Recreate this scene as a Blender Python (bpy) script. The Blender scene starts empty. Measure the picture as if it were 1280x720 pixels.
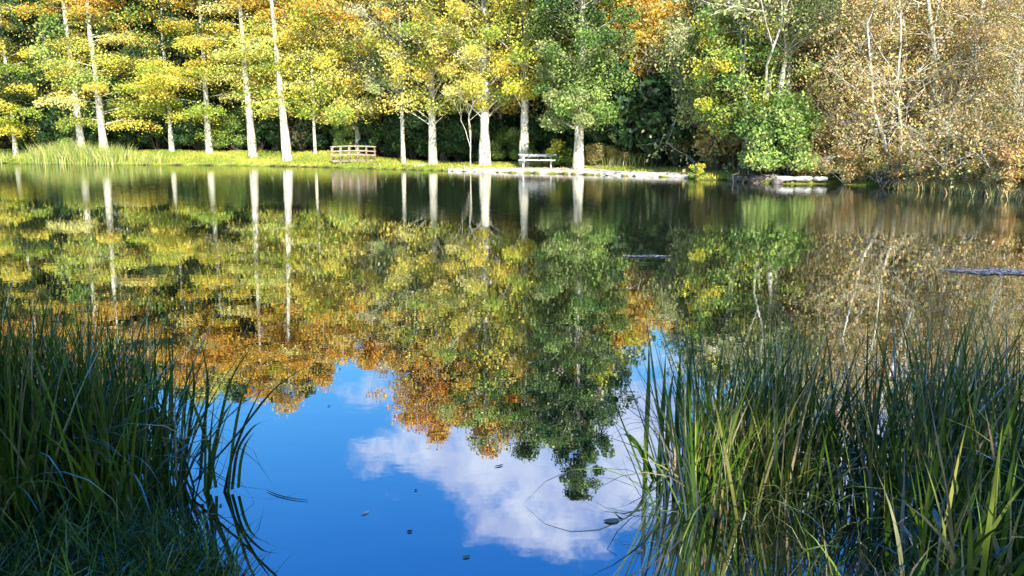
import bpy, math, random
import numpy as np
from mathutils import Vector

random.seed(7)
RNG = np.random.default_rng(11)
SC = bpy.context.scene
COL = SC.collection

# ------------------------------------------------------------------ camera
F = 1000.0
PITCH = math.radians(10.76)
CH = 2.0
cp, sp = math.cos(PITCH), math.sin(PITCH)
cam = bpy.data.cameras.new('camera')
cam.sensor_width = 36; cam.lens = 36*F/1280; cam.clip_end = 3000; cam.clip_start = 0.05
co = bpy.data.objects.new('camera', cam); COL.objects.link(co)
co.location = (0, 0, CH); co.rotation_euler = (math.pi/2-PITCH, 0, 0)
SC.camera = co

def ray(px, py):
    a = (px-640)/F; b = (py-360)/F
    return np.array([a, cp-b*sp, -sp-b*cp])
def at_z(px, py, z=0.0):
    d = ray(px, py); t = (z-CH)/d[2]
    return (d[0]*t, d[1]*t)
def at_d(px, py, D):
    d = ray(px, py); t = D/d[1]
    return np.array([d[0]*t, D, CH+d[2]*t])
def xpix(px, D):            # lateral position at forward distance D for things near the horizon row
    return at_d(px, 190, D)[0]
def refl_h(E, D):           # height whose mirror image ends at pixel row E
    return math.tan(math.atan((E-360)/F)+PITCH)*D-CH

# ------------------------------------------------------------------ bookkeeping
def tag(o, label=None, cat=None, group=None, kind=None):
    if label: o['label'] = label
    if cat: o['category'] = cat
    if group: o['group'] = group
    if kind: o['kind'] = kind
    return o
def empty(name, loc, rz=0.0):
    o = bpy.data.objects.new(name, None); COL.objects.link(o)
    o.location = loc; o.rotation_euler = (0, 0, rz); o.empty_display_size = .3
    return o
def copy_tree(o, parent=None):
    c = o.copy(); COL.objects.link(c); c.parent = parent
    for ch in o.children: copy_tree(ch, c)
    return c

class MB:
    """collects numpy geometry; quads / tris with per-vertex colour"""
    def __init__(s): s.v = []; s.f = []; s.c = []; s.n = 0
    def add(s, verts, faces, col=None):
        verts = np.asarray(verts, float).reshape(-1, 3)
        faces = np.asarray(faces, int)
        s.v.append(verts); s.f.append(faces+s.n)
        if col is None: col = np.ones((len(verts), 3))*.5
        col = np.asarray(col, float)
        if col.ndim == 1: col = np.tile(col, (len(verts), 1))
        s.c.append(col); s.n += len(verts)
    def build(s, name, mat, parent=None, smooth=False):
        v = np.concatenate(s.v) if s.v else np.zeros((0, 3))
        c = np.concatenate(s.c) if s.c else np.zeros((0, 3))
        me = bpy.data.meshes.new(name)
        me.vertices.add(len(v)); me.vertices.foreach_set('co', v.astype(np.float32).ravel())
        loops = []; starts = []; tot = 0
        for f in s.f:
            k = f.shape[1]; loops.append(f.ravel()); starts.append(tot+np.arange(len(f))*k); tot += f.size
        loops = np.concatenate(loops); starts = np.concatenate(starts)
        me.loops.add(len(loops)); me.loops.foreach_set('vertex_index', loops.astype(np.int32))
        me.polygons.add(len(starts)); me.polygons.foreach_set('loop_start', starts.astype(np.int32))
        at = me.attributes.new('Col', 'FLOAT_COLOR', 'POINT')
        at.data.foreach_set('color', np.concatenate([c, np.ones((len(c), 1))], 1).astype(np.float32).ravel())
        me.update(calc_edges=True)
        if smooth: me.polygons.foreach_set('use_smooth', np.ones(len(me.polygons), bool))
        me.materials.append(mat)
        o = bpy.data.objects.new(name, me); COL.objects.link(o)
        if parent is not None: o.parent = parent
        return o
    def box(s, c, size, rot=None, col=None):
        x, y, z = np.array(size)/2
        v = np.array([[-x,-y,-z],[x,-y,-z],[x,y,-z],[-x,y,-z],[-x,-y,z],[x,-y,z],[x,y,z],[-x,y,z]], float)
        if rot is not None:
            R = np.array(rot); v = v@R.T
        s.add(v+np.array(c), [[0,3,2,1],[4,5,6,7],[0,1,5,4],[1,2,6,5],[2,3,7,6],[3,0,4,7]], col)
    def beam(s, a, b, w, h, col=None):
        a = np.array(a, float); b = np.array(b, float); d = b-a; L = np.linalg.norm(d); d /= L
        up = np.array([0, 0, 1.]) if abs(d[2]) < .9 else np.array([0, 1., 0])
        r = np.cross(d, up); r /= np.linalg.norm(r); u = np.cross(r, d)
        s.box((a+b)/2, (L, w, h), np.stack([d, r, u], 1), col)
    def tube(s, pts, rad, sides=8, col=None):
        pts = np.asarray(pts, float); n = len(pts)
        rad = np.broadcast_to(np.asarray(rad, float), (n,))
        tg = np.gradient(pts, axis=0); tg /= np.linalg.norm(tg, axis=1)[:, None]+1e-9
        ref = np.array([0.31, .2, 0.05]); 
        if abs(np.dot(tg[0], ref/np.linalg.norm(ref))) > .95: ref = np.array([0, 0, 1.])
        a1 = np.cross(tg, ref); a1 /= np.linalg.norm(a1, axis=1)[:, None]+1e-9
        a2 = np.cross(tg, a1)
        th = np.arange(sides)*2*math.pi/sides
        v = pts[:, None]+rad[:, None, None]*(np.cos(th)[None, :, None]*a1[:, None]+np.sin(th)[None, :, None]*a2[:, None])
        i = np.arange(n-1)[:, None]*sides; j = np.arange(sides)[None]; k = (j+1) % sides
        f = np.stack([i+j, i+k, i+sides+k, i+sides+j], -1).reshape(-1, 4)
        s.add(v.reshape(-1, 3), f, col)

# ------------------------------------------------------------------ materials
def newmat(name):
    m = bpy.data.materials.new(name); m.use_nodes = True
    nt = m.node_tree; nt.nodes.clear()
    out = nt.nodes.new('ShaderNodeOutputMaterial')
    return m, nt, out
def N(nt, t, **k):
    n = nt.nodes.new(t)
    for a, b in k.items():
        if a in n.inputs.keys(): n.inputs[a].default_value = b
        else: setattr(n, a, b)
    return n
def L(nt, a, b): nt.links.new(a, b)

def leaf_mat(name, trans=.35, gloss=.25, rough=.5):
    m, nt, out = newmat(name)
    at = N(nt, 'ShaderNodeAttribute', attribute_name='Col')
    d = N(nt, 'ShaderNodeBsdfDiffuse'); t = N(nt, 'ShaderNodeBsdfTranslucent')
    L(nt, at.outputs['Color'], d.inputs['Color']); L(nt, at.outputs['Color'], t.inputs['Color'])
    mx = N(nt, 'ShaderNodeMixShader'); mx.inputs[0].default_value = trans
    L(nt, d.outputs[0], mx.inputs[1]); L(nt, t.outputs[0], mx.inputs[2])
    g = N(nt, 'ShaderNodeBsdfGlossy'); g.inputs['Roughness'].default_value = rough
    g.inputs['Color'].default_value = (.9, .9, .9, 1)
    fr = N(nt, 'ShaderNodeFresnel'); fr.inputs['IOR'].default_value = 1.4
    mu = N(nt, 'ShaderNodeMath', operation='MULTIPLY'); mu.inputs[1].default_value = gloss*2
    L(nt, fr.outputs[0], mu.inputs[0])
    m2 = N(nt, 'ShaderNodeMixShader'); L(nt, mu.outputs[0], m2.inputs[0])
    L(nt, mx.outputs[0], m2.inputs[1]); L(nt, g.outputs[0], m2.inputs[2])
    L(nt, m2.outputs[0], out.inputs['Surface'])
    return m
LEAF = leaf_mat('leaf', .3, .12)
BLADE = leaf_mat('reed_blade', .25, .22, .35)

def noise_mat(name, stops, scale=(6, 6, 6), detail=6, rough=.9, bump=.4, use_attr=False, nscale=1.0, bdist=.05):
    m, nt, out = newmat(name)
    b = N(nt, 'ShaderNodeBsdfPrincipled'); b.inputs['Roughness'].default_value = rough
    b.inputs['Specular IOR Level'].default_value = .25
    tc = N(nt, 'ShaderNodeTexCoord'); mp = N(nt, 'ShaderNodeMapping'); mp.inputs['Scale'].default_value = scale
    L(nt, tc.outputs['Object'], mp.inputs[0])
    n = N(nt, 'ShaderNodeTexNoise'); n.inputs['Scale'].default_value = nscale; n.inputs['Detail'].default_value = detail
    n.inputs['Roughness'].default_value = .65
    L(nt, mp.outputs[0], n.inputs['Vector'])
    r = N(nt, 'ShaderNodeValToRGB'); e = r.color_ramp.elements
    while len(e) < len(stops): e.new(.5)
    for i, (p, c) in enumerate(stops): e[i].position = p; e[i].color = (*c, 1)
    L(nt, n.outputs['Fac'], r.inputs[0])
    src = r.outputs[0]
    if use_attr:
        at = N(nt, 'ShaderNodeAttribute', attribute_name='Col')
        mx = N(nt, 'ShaderNodeMix', data_type='RGBA', blend_type='MULTIPLY'); mx.inputs[0].default_value = 1
        L(nt, src, mx.inputs[6]); L(nt, at.outputs['Color'], mx.inputs[7]); src = mx.outputs[2]
    L(nt, src, b.inputs['Base Color'])
    bp = N(nt, 'ShaderNodeBump'); bp.inputs['Strength'].default_value = bump; bp.inputs['Distance'].default_value = bdist
    L(nt, n.outputs['Fac'], bp.inputs['Height']); L(nt, bp.outputs[0], b.inputs['Normal'])
    L(nt, b.outputs[0], out.inputs['Surface'])
    return m
PALE = noise_mat('pale_bark', [(.36, (.10, .09, .05)), (.46, (.40, .37, .26)), (.56, (.60, .56, .46)), (.7, (.70, .67, .58))], (3, 3, 1.6), nscale=1.8, detail=9, bump=.9)
GREYB = noise_mat('grey_bark', [(.35, (.10, .09, .07)), (.5, (.26, .23, .18)), (.7, (.42, .39, .33))], (3, 3, 1), nscale=2)
BROWNB = noise_mat('brown_bark', [(.35, (.05, .035, .025)), (.55, (.16, .11, .075)), (.75, (.27, .2, .14))], (3, 3, .7), nscale=2.5, bump=.9)
DARKB = noise_mat('dark_bark', [(.35, (.03, .025, .02)), (.6, (.10, .085, .06))], (3, 3, 1), nscale=2)
WOODW = noise_mat('weathered_wood', [(.35, (.45, .43, .40)), (.6, (.66, .64, .60))], (2, 30, 30), nscale=1, bump=.2, bdist=.01)
WOODR = noise_mat('reddish_timber', [(.35, (.20, .10, .06)), (.6, (.32, .19, .12))], (2, 30, 30), nscale=1, bump=.2, bdist=.01)
WOODP = noise_mat('pale_timber', [(.35, (.18, .15, .10)), (.6, (.34, .30, .22))], (3, 30, 30), nscale=1, bump=.2, bdist=.01)
STONE = noise_mat('pale_stone', [(.3, (.38, .36, .32)), (.6, (.62, .6, .56))], (5, 5, 5), bump=.5)
ROCK = noise_mat('dark_rock', [(.3, (.05, .045, .04)), (.6, (.2, .17, .14))], (4, 4, 4), bump=.8)
GRAVEL = noise_mat('pale_gravel', [(.3, (.16, .14, .10)), (.45, (.36, .33, .27)), (.7, (.52, .49, .43))], (1.5, 1.5, 1.5), nscale=3, detail=10, bump=.4)

# ------------------------------------------------------------------ shoreline and ground
FARPX = [(-260, 204), (-100, 204), (0, 204), (150, 206), (300, 207), (420, 209.5), (500, 212), (585, 214.5), (640, 216), (700, 217.5), (780, 220),
         (850, 222), (875, 225), (905, 225), (930, 228), (975, 230), (1040, 230), (1100, 234), (1160, 238), (1220, 243), (1290, 250), (1400, 262), (1560, 285)]
far = [at_z(*p) for p in FARPX]
NEARPX = [(1500, 640), (1330, 690), (1180, 745), (1050, 800), (900, 930), (640, 1100), (420, 900), (300, 745), (225, 690), (150, 655), (60, 632), (-60, 600), (-300, 560)]
near = [at_z(*p) for p in NEARPX]
POND = np.array(far+[(17, 12), (9, 5.5)]+near+[(-7, 6.5), (-16, 10), (-40, 26), (-60, 45)])

def sdist(x, y):
    """distance to pond outline, negative inside"""
    x = np.asarray(x, float); y = np.asarray(y, float)
    d = np.full(x.shape, 1e9); inside = np.zeros(x.shape, bool)
    n = len(POND)
    for i in range(n):
        ax, ay = POND[i]; bx, by = POND[(i+1) % n]
        ex, ey = bx-ax, by-ay
        t = np.clip(((x-ax)*ex+(y-ay)*ey)/(ex*ex+ey*ey), 0, 1)
        d = np.minimum(d, np.hypot(x-ax-t*ex, y-ay-t*ey))
        c = ((ay > y) != (by > y))
        with np.errstate(divide='ignore', invalid='ignore'):
            xi = (bx-ax)*(y-ay)/(by-ay+1e-12)+ax
        inside ^= c & (x < xi)
    return np.where(inside, -d, d)
def ss(a, b, x):
    t = np.clip((x-a)/(b-a), 0, 1); return t*t*(3-2*t)
def ground(x, y):
    x = np.asarray(x, float); y = np.asarray(y, float)
    d = sdist(x, y)
    a = np.where(y > 10, x/np.maximum(y, 1), 0)        # view azimuth of the far side
    plat = .85*(1-ss(-.22, -.10, a))+.30*ss(-.22, -.10, a)+.45*ss(.28, .42, a)
    plat = np.where(y > 14, plat, .32)
    z = np.where(d < 0, np.maximum(-.9, d*.45), .06+np.minimum(d, .5)*.22+(plat-.17)*ss(.4, 4.5, d))
    z = z+np.where(d > 6, (np.minimum(d, 60)-6)*.025, 0)*(y > 10)
    z = z+np.where(d > .4, .05*np.sin(x*.7+1)*np.sin(y*.53)+.025*np.sin(x*2.3)*np.sin(y*1.9+x), 0)*np.minimum(1, np.maximum(d-.4, 0)/3)
    return z
def gz(x, y): return float(ground(np.array([x]), np.array([y]))[0])

def grid_sheet(xs, ys, zf):
    X, Y = np.meshgrid(xs, ys); Z = zf(X, Y)
    v = np.stack([X, Y, Z], -1).reshape(-1, 3)
    nx, ny = len(xs), len(ys)
    i = np.arange(ny-1)[:, None]*nx; j = np.arange(nx-1)[None]
    f = np.stack([i+j, i+j+1, i+nx+j+1, i+nx+j], -1).reshape(-1, 4)
    return v, f
def spaced(segs):
    out = [segs[0][0]]
    for a, b, st in segs:
        n = max(1, int(round((b-a)/st))); out += list(np.linspace(a, b, n+1)[1:])
    return np.array(out)
xs = spaced([(-900, -120, 60), (-120, -45, 3), (-45, -8, .8), (-8, 8, .22), (8, 40, .8), (40, 120, 4), (120, 900, 60)])
ys = spaced([(-900, -60, 60), (-60, -4, 4), (-4, 8, .2), (8, 26, 1.2), (26, 64, .4), (64, 120, 3), (120, 1500, 100)])
v, f = grid_sheet(xs, ys, ground)
m, nt, out = newmat('ground_grass')
b = N(nt, 'ShaderNodeBsdfPrincipled'); b.inputs['Roughness'].default_value = .95; b.inputs['Specular IOR Level'].default_value = .1
tc = N(nt, 'ShaderNodeTexCoord')
n1 = N(nt, 'ShaderNodeTexNoise'); n1.inputs['Scale'].default_value = .6; n1.inputs['Detail'].default_value = 8
n2 = N(nt, 'ShaderNodeTexNoise'); n2.inputs['Scale'].default_value = 14; n2.inputs['Detail'].default_value = 6
L(nt, tc.outputs['Object'], n1.inputs['Vector']); L(nt, tc.outputs['Object'], n2.inputs['Vector'])
r1 = N(nt, 'ShaderNodeValToRGB'); e = r1.color_ramp.elements
e[0].position = .35; e[0].color = (.17, .22, .03, 1); e[1].position = .65; e[1].color = (.36, .36, .07, 1)
L(nt, n1.outputs['Fac'], r1.inputs[0])
mx = N(nt, 'ShaderNodeMix', data_type='RGBA', blend_type='OVERLAY'); mx.inputs[0].default_value = .6
L(nt, r1.outputs[0], mx.inputs[6]); L(nt, n2.outputs['Color'], mx.inputs[7])
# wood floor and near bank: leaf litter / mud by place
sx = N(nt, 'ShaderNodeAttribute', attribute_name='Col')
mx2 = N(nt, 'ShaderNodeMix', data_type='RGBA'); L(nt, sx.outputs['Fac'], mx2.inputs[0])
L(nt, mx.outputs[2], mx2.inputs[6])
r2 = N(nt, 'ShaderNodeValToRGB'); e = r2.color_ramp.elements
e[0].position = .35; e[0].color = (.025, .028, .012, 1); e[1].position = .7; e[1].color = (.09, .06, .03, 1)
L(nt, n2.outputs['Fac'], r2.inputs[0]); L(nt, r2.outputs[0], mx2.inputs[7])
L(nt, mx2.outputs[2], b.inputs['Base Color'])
bp = N(nt, 'ShaderNodeBump'); bp.inputs['Strength'].default_value = .6; bp.inputs['Distance'].default_value = .05
L(nt, n2.outputs['Fac'], bp.inputs['Height']); L(nt, bp.outputs[0], b.inputs['Normal']); L(nt, b.outputs[0], out.inputs['Surface'])
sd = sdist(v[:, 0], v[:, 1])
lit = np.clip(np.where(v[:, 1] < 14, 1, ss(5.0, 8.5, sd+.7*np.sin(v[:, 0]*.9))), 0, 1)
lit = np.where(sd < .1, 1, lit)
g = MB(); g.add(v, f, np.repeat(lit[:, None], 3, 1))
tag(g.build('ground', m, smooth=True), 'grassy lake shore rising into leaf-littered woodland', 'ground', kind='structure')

# water
m, nt, out = newmat('lake_water')
tc = N(nt, 'ShaderNodeTexCoord')
dif = N(nt, 'ShaderNodeBsdfDiffuse'); dif.inputs['Color'].default_value = (.012, .016, .008, 1)
gl = N(nt, 'ShaderNodeBsdfGlossy'); gl.inputs['Color'].default_value = (.95, .97, 1, 1)
fr = N(nt, 'ShaderNodeFresnel'); fr.inputs['IOR'].default_value = 1.33
mr = N(nt, 'ShaderNodeMapRange'); mr.inputs['From Min'].default_value = .02; mr.inputs['From Max'].default_value = .8
mr.inputs['To Min'].default_value = .52; mr.inputs['To Max'].default_value = .74
L(nt, fr.outputs[0], mr.inputs['Value'])
mx = N(nt, 'ShaderNodeMixShader'); L(nt, mr.outputs[0], mx.inputs[0]); L(nt, dif.outputs[0], mx.inputs[1]); L(nt, gl.outputs[0], mx.inputs[2])
# wind-ruffled patches
sep = N(nt, 'ShaderNodeSeparateXYZ'); L(nt, tc.outputs['Object'], sep.inputs[0])
ns = N(nt, 'ShaderNodeTexNoise'); ns.inputs['Scale'].default_value = .09; ns.inputs['Detail'].default_value = 3
L(nt, tc.outputs['Object'], ns.inputs['Vector'])
ma = N(nt, 'ShaderNodeMath', operation='MULTIPLY_ADD'); ma.inputs[1].default_value = 9; L(nt, ns.outputs['Fac'], ma.inputs[0])
ax = N(nt, 'ShaderNodeMath', operation='MULTIPLY_ADD'); ax.inputs[1].default_value = .42; L(nt, sep.outputs['X'], ax.inputs[0]); L(nt, sep.outputs['Y'], ax.inputs[2])
L(nt, ax.outputs[0], ma.inputs[2])
ruf = N(nt, 'ShaderNodeMapRange', interpolation_type='SMOOTHSTEP'); ruf.inputs['From Min'].default_value = 23; ruf.inputs['From Max'].default_value = 26
ruf.inputs['To Min'].default_value = 0.0; ruf.inputs['To Max'].default_value = 1.0; L(nt, ma.outputs[0], ruf.inputs['Value'])
mp = N(nt, 'ShaderNodeMapping'); mp.inputs['Scale'].default_value = (1, 1.6, 1); L(nt, tc.outputs['Object'], mp.inputs[0])
w1 = N(nt, 'ShaderNodeTexNoise'); w1.inputs['Scale'].default_value = 3.2; w1.inputs['Detail'].default_value = 2; L(nt, mp.outputs[0], w1.inputs['Vector'])
w2 = N(nt, 'ShaderNodeTexNoise'); w2.inputs['Scale'].default_value = .8; w2.inputs['Detail'].default_value = 1; L(nt, mp.outputs[0], w2.inputs['Vector'])
b1 = N(nt, 'ShaderNodeBump'); b1.inputs['Distance'].default_value = .02
st = N(nt, 'ShaderNodeMapRange'); st.inputs['To Min'].default_value = .022; st.inputs['To Max'].default_value = .2; L(nt, ruf.outputs[0], st.inputs['Value'])
L(nt, st.outputs[0], b1.inputs['Strength']); L(nt, w1.outputs['Fac'], b1.inputs['Height'])
b2 = N(nt, 'ShaderNodeBump'); b2.inputs['Distance'].default_value = .02; b2.inputs['Strength'].default_value = .035
L(nt, w2.outputs['Fac'], b2.inputs['Height']); L(nt, b1.outputs[0], b2.inputs['Normal'])
L(nt, b2.outputs[0], gl.inputs['Normal'])
rg = N(nt, 'ShaderNodeMapRange'); rg.inputs['To Min'].default_value = .0; rg.inputs['To Max'].default_value = .02; L(nt, ruf.outputs[0], rg.inputs['Value'])
L(nt, rg.outputs[0], gl.inputs['Roughness'])
L(nt, mx.outputs[0], out.inputs['Surface'])
g = MB(); g.add([[-95, .5, 0], [45, .5, 0], [45, 72, 0], [-95, 72, 0]], [[0, 1, 2, 3]])
tag(g.build('water', m), 'still lake water mirroring the wood and the blue sky', 'water', kind='structure')

def draped(name, inner, outer, mat, lift, label, cat):
    """strip between two pixel-azimuth curves: px -> offset behind the shoreline (m)"""
    pxs = np.arange(inner[0][0], inner[-1][0]+1, 4.0)
    fy = np.interp(pxs, [p[0] for p in FARPX], [p[1] for p in FARPX])
    i0 = np.interp(pxs, *zip(*inner)); i1 = np.interp(pxs, *zip(*outer))
    V = []; K = 7
    for px, y0, a, bb in zip(pxs, fy, i0, i1):
        a += .1*RNG.normal(); bb += .16*RNG.normal()*(bb > .6)
        x, y = at_z(px, y0); u = np.array([x, y])/math.hypot(x, y)
        for k in range(K):
            q = np.array([x, y])+u*(a+(bb-a)*k/(K-1)); V.append((q[0], q[1], -.12 if (k == 0 and a < .6) else max(gz(*q), .03)+lift))
    n = len(pxs); i = np.arange(n-1)[:, None]*K; j = np.arange(K-1)[None]
    ff = np.stack([i+j, i+K+j, i+K+j+1, i+j+1], -1).reshape(-1, 4)
    g = MB(); g.add(V, ff)
    return tag(g.build(name, mat, smooth=True), label, cat, kind='structure')
draped('gravel_shore', [(560, -.1), (600, -.15), (700, -.15), (850, -.1), (862, 0)], [(560, .3), (600, .8), (650, 2.3), (720, 2.5), (770, 1.0), (850, .7), (862, .4)],
       GRAVEL, .045, 'pale worn gravel landing strip around the picnic table', 'shore')
draped('footpath', [(640, 3.2), (730, 3.4), (760, 3.2), (860, 4.0), (900, 4.6)], [(640, 3.7), (730, 4.4), (760, 4.1), (860, 4.6), (900, 4.9)],
       GRAVEL, .03, 'pale footpath crossing the lawn behind the shore', 'path')

# ------------------------------------------------------------------ foliage generators
def rot_basis(nrm):
    n = nrm/np.linalg.norm(nrm, axis=1)[:, None]
    r = RNG.normal(size=n.shape); a = np.cross(n, r); a /= np.linalg.norm(a, axis=1)[:, None]+1e-9
    return a, np.cross(n, a)
def leaves(mb, c, nrm, size, col, aspect=.6):
    """diamond leaves"""
    c = np.asarray(c); k = len(c)
    if k == 0: return
    a, b2 = rot_basis(nrm); s = np.broadcast_to(size, (k,))[:, None]
    v = np.stack([c-a*s, c-b2*s*aspect, c+a*s, c+b2*s*aspect], 1).reshape(-1, 3)
    f = np.arange(k*4).reshape(k, 4)
    mb.add(v, f, np.repeat(col, 4, 0))
def pal(cols, k, clump=None, jit=.18):
    cols = np.array(cols, float)
    if clump is None: i = RNG.integers(0, len(cols), k)
    else: i = np.clip((clump*len(cols)+RNG.normal(0, .45, k)).astype(int), 0, len(cols)-1)
    c = cols[i]*(1+RNG.normal(0, jit, (k, 1)))
    c[:, 0] *= 1+RNG.normal(0, .08, k)
    return np.clip(c, .005, .9)

YEL = [(.24, .34, .05), (.46, .48, .08), (.62, .55, .09), (.66, .48, .07), (.62, .58, .17)]
YGR = [(.24, .32, .04), (.42, .46, .045), (.56, .50, .05), (.66, .54, .07)]
ORG = [(.58, .33, .04), (.62, .29, .03), (.52, .20, .025), (.60, .38, .05), (.40, .26, .05)]
GRN = [(.08, .15, .03), (.14, .24, .045), (.24, .36, .07), (.36, .46, .11)]
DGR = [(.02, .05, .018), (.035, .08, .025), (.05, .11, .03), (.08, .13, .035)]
OLI = [(.16, .20, .06), (.28, .32, .10), (.42, .42, .16), (.50, .46, .24)]
TAN = [(.40, .37, .12), (.56, .44, .17), (.64, .48, .21), (.60, .36, .13), (.44, .42, .11), (.50, .32, .12)]
GOLD = [(.55, .40, .06), (.60, .36, .04), (.52, .30, .05), (.50, .42, .12)]

def trunk_path(base, top_off, n=9, wob=.12, lean0=0):
    t = np.linspace(0, 1, n)
    p = np.zeros((n, 3)); p[:, 2] = t*top_off[2]
    p[:, 0] = top_off[0]*t+RNG.normal(0, wob, n)*t*(1-.2*t)+lean0*np.sin(t*3.14)
    p[:, 1] = top_off[1]*t+RNG.normal(0, wob, n)*t
    p += base; return p
def on_path(p, z):
    return np.array([np.interp(z, p[:, 2], p[:, 0]), np.interp(z, p[:, 2], p[:, 1]), z])

def make_tree(name, H, r, z0, W, style, pals, nleaf, leafs=.13, bark=PALE, top=(0, 0), flare=1.35, density=1.0, topcols=None, gaps=0, forks=0, profile=None, sides=10, hshift=10.8, tilt=.8):
    """builds a tree at the origin: trunk > branches live on the trunk mesh, crown separate; returns root"""
    root = empty(name, (0, 0, 0))
    t = MB(); path = trunk_path(np.zeros(3), (top[0], top[1], H*.97), wob=.09)
    path[0] = (0, 0, -.25)
    tt = np.linspace(0, 1, len(path)); rad = r*(1-tt)**1.0*.92+.015; rad[0] = r*flare
    dense = np.linspace(0, 1, 26)
    P = np.stack([np.interp(dense, tt, path[:, k]) for k in range(3)], 1)
    Rr = np.interp(dense, tt, rad); Rr[1] = r*1.12; Rr[0] = r*flare
    Rr *= 1+.05*RNG.normal(size=26)
    t.tube(P, Rr, sides); 
    br = MB(); cr = MB()
    prof = profile or (lambda s: math.sin(math.pi*min(1, (s*.85+.18)))**.7)
    ncl = int({'layer': 48, 'round': 125, 'conifer': 170, 'sparse': 46}[style]*density)
    fine = name == 'tree' and density == 1.0
    nleaf = int(nleaf*(2.7 if fine else 1.5)); leafs *= .55 if fine else .8; r *= .78
    per = max(4, nleaf//ncl)
    zs = np.sort(z0+(H-z0)*RNG.random(ncl)**.95)
    ang = RNG.random(ncl)*2*math.pi
    if top[0] < -.3 or (forks and True):       # open side towards the water leaves the trunk bare
        ang = np.where((np.sin(ang) < -.45) & (np.abs(np.cos(ang)) < .8) & (RNG.random(ncl) < .85), -ang, ang)
    for zc, th in zip(zs, ang):
        s = (zc-z0)/(H-z0)
        R = W*prof(s)*((.35+.7*RNG.random()) if style == 'layer' else (1.05+.25*s)*RNG.random()**.6)
        if style == 'layer':
            droop = .10*R+.25*RNG.random()
            ctr = on_path(P, zc)+np.array([math.cos(th)*R, math.sin(th)*R, -droop])
            pr = .9+.75*RNG.random()*(1-s*.4)
            k = per
            rr = np.sqrt(RNG.random(k))*pr; ph = RNG.random(k)*2*math.pi
            # elongated along the limb
            lx = rr*np.cos(ph)*1.35-.3; ly = rr*np.sin(ph)*.85
            lz = RNG.normal(0, .17, k)-.16*(rr**2)-np.abs(RNG.normal(0, .16, k))*(rr/pr)
            q = np.stack([lx*math.cos(th)-ly*math.sin(th), lx*math.sin(th)+ly*math.cos(th), lz], 1)+ctr
            nr = np.stack([RNG.normal(0, tilt, k), RNG.normal(-.25, tilt, k), np.abs(RNG.normal(.9, .4, k))], 1)
        else:
            up = .25*R*(1 if style != 'conifer' else -.6)
            ctr = on_path(P, zc)+np.array([math.cos(th)*R, math.sin(th)*R, up*RNG.random()])
            pr = (.5+.55*RNG.random())*(1-.35*s if style == 'conifer' else 1)*(W/3.2)**.4
            k = int(per*(.5+RNG.random())*(1.15-.45*s))
            q = RNG.normal(size=(k, 3)); q /= np.linalg.norm(q, axis=1)[:, None]
            q *= (pr*RNG.random(k)**.45)[:, None]; q[:, 2] *= .68
            q += ctr
            nr = RNG.normal(size=(k, 3))+np.array([0, -.3, .5])
        h01 = RNG.random()
        cols = pal(pals, k, h01)
        if topcols is not None:
            w = ss(hshift-3, hshift+3, q[:, 2]+RNG.normal(0, 1.2))
            pick = RNG.random(k) < w; tc2 = pal(topcols, k, h01); cols[pick] = tc2[pick]
        keep = q[:, 2] > .2
        leaves(cr, q[keep], nr[keep], leafs*(.65+.7*RNG.random(keep.sum())), cols[keep])
        # limb
        a = on_path(P, max(z0*.75, zc-R*(.25 if style == 'layer' else .55)))
        mid = (a+ctr)/2+np.array([0, 0, .12*R])
        tq = np.linspace(0, 1, 6)[:, None]
        lp = (1-tq)**2*a+2*tq*(1-tq)*mid+tq**2*ctr
        lr = (r*.12+.012)*(1-s*.55)
        br.tube(lp, np.linspace(lr, .012, 6), 5)
        for _ in range(2):
            a2 = lp[3+RNG.integers(0, 3)]; e2 = ctr+RNG.normal(0, .5, 3)*pr*np.array([1, 1, .5])
            br.tube(np.stack([a2, (a2+e2)/2+RNG.normal(0, .08, 3), e2]), [.02, .014, .006], 4)
    if True:       # loose inner leaves between the clumps
        k = int(nleaf*(.5 if style != 'layer' else .12)); hz = RNG.random(k)**.9; sc_ = np.array([prof(a_) for a_ in hz]); rr = W*sc_*.95*RNG.random(k)**.5; th = RNG.random(k)*6.283
        zz = z0+(H-z0)*hz; base_ = np.stack([np.interp(zz, P[:, 2], P[:, 0]), np.interp(zz, P[:, 2], P[:, 1]), zz], 1)
        wav = np.sin(th*3+zz*1.7)+np.sin(zz*2.9+th)+.8*RNG.normal(size=k); kp = (wav > -.3) & (RNG.random(k) < 1.25-1.3*hz)
        q = base_+np.stack([rr*np.cos(th), rr*np.sin(th), RNG.normal(0, .2, k)], 1); q = q[kp]; cols = pal(pals, len(q), None)
        if topcols is not None:
            pick = RNG.random(len(q)) < ss(hshift-3, hshift+3, q[:, 2]); cols[pick] = pal(topcols, len(q), None)[pick]
        leaves(cr, q, RNG.normal(size=q.shape)+np.array([0, -.3, .5]), leafs*(.65+.7*RNG.random(len(q))), cols)
    t.v += br.v; t.c += br.c; t.f += [q+t.n for q in br.f]; t.n += br.n
    t.build('trunk', bark, root, smooth=True)
    cr.build('crown', LEAF, root)
    return root

def place(root, px, D, rz=0.0, sc=(1, 1, 1), dz=0):
    x = xpix(px, D); root.location = (x, D, gz(x, D)-.05+dz); root.rotation_euler = (0, 0, rz); root.scale = sc
    return root

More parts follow.
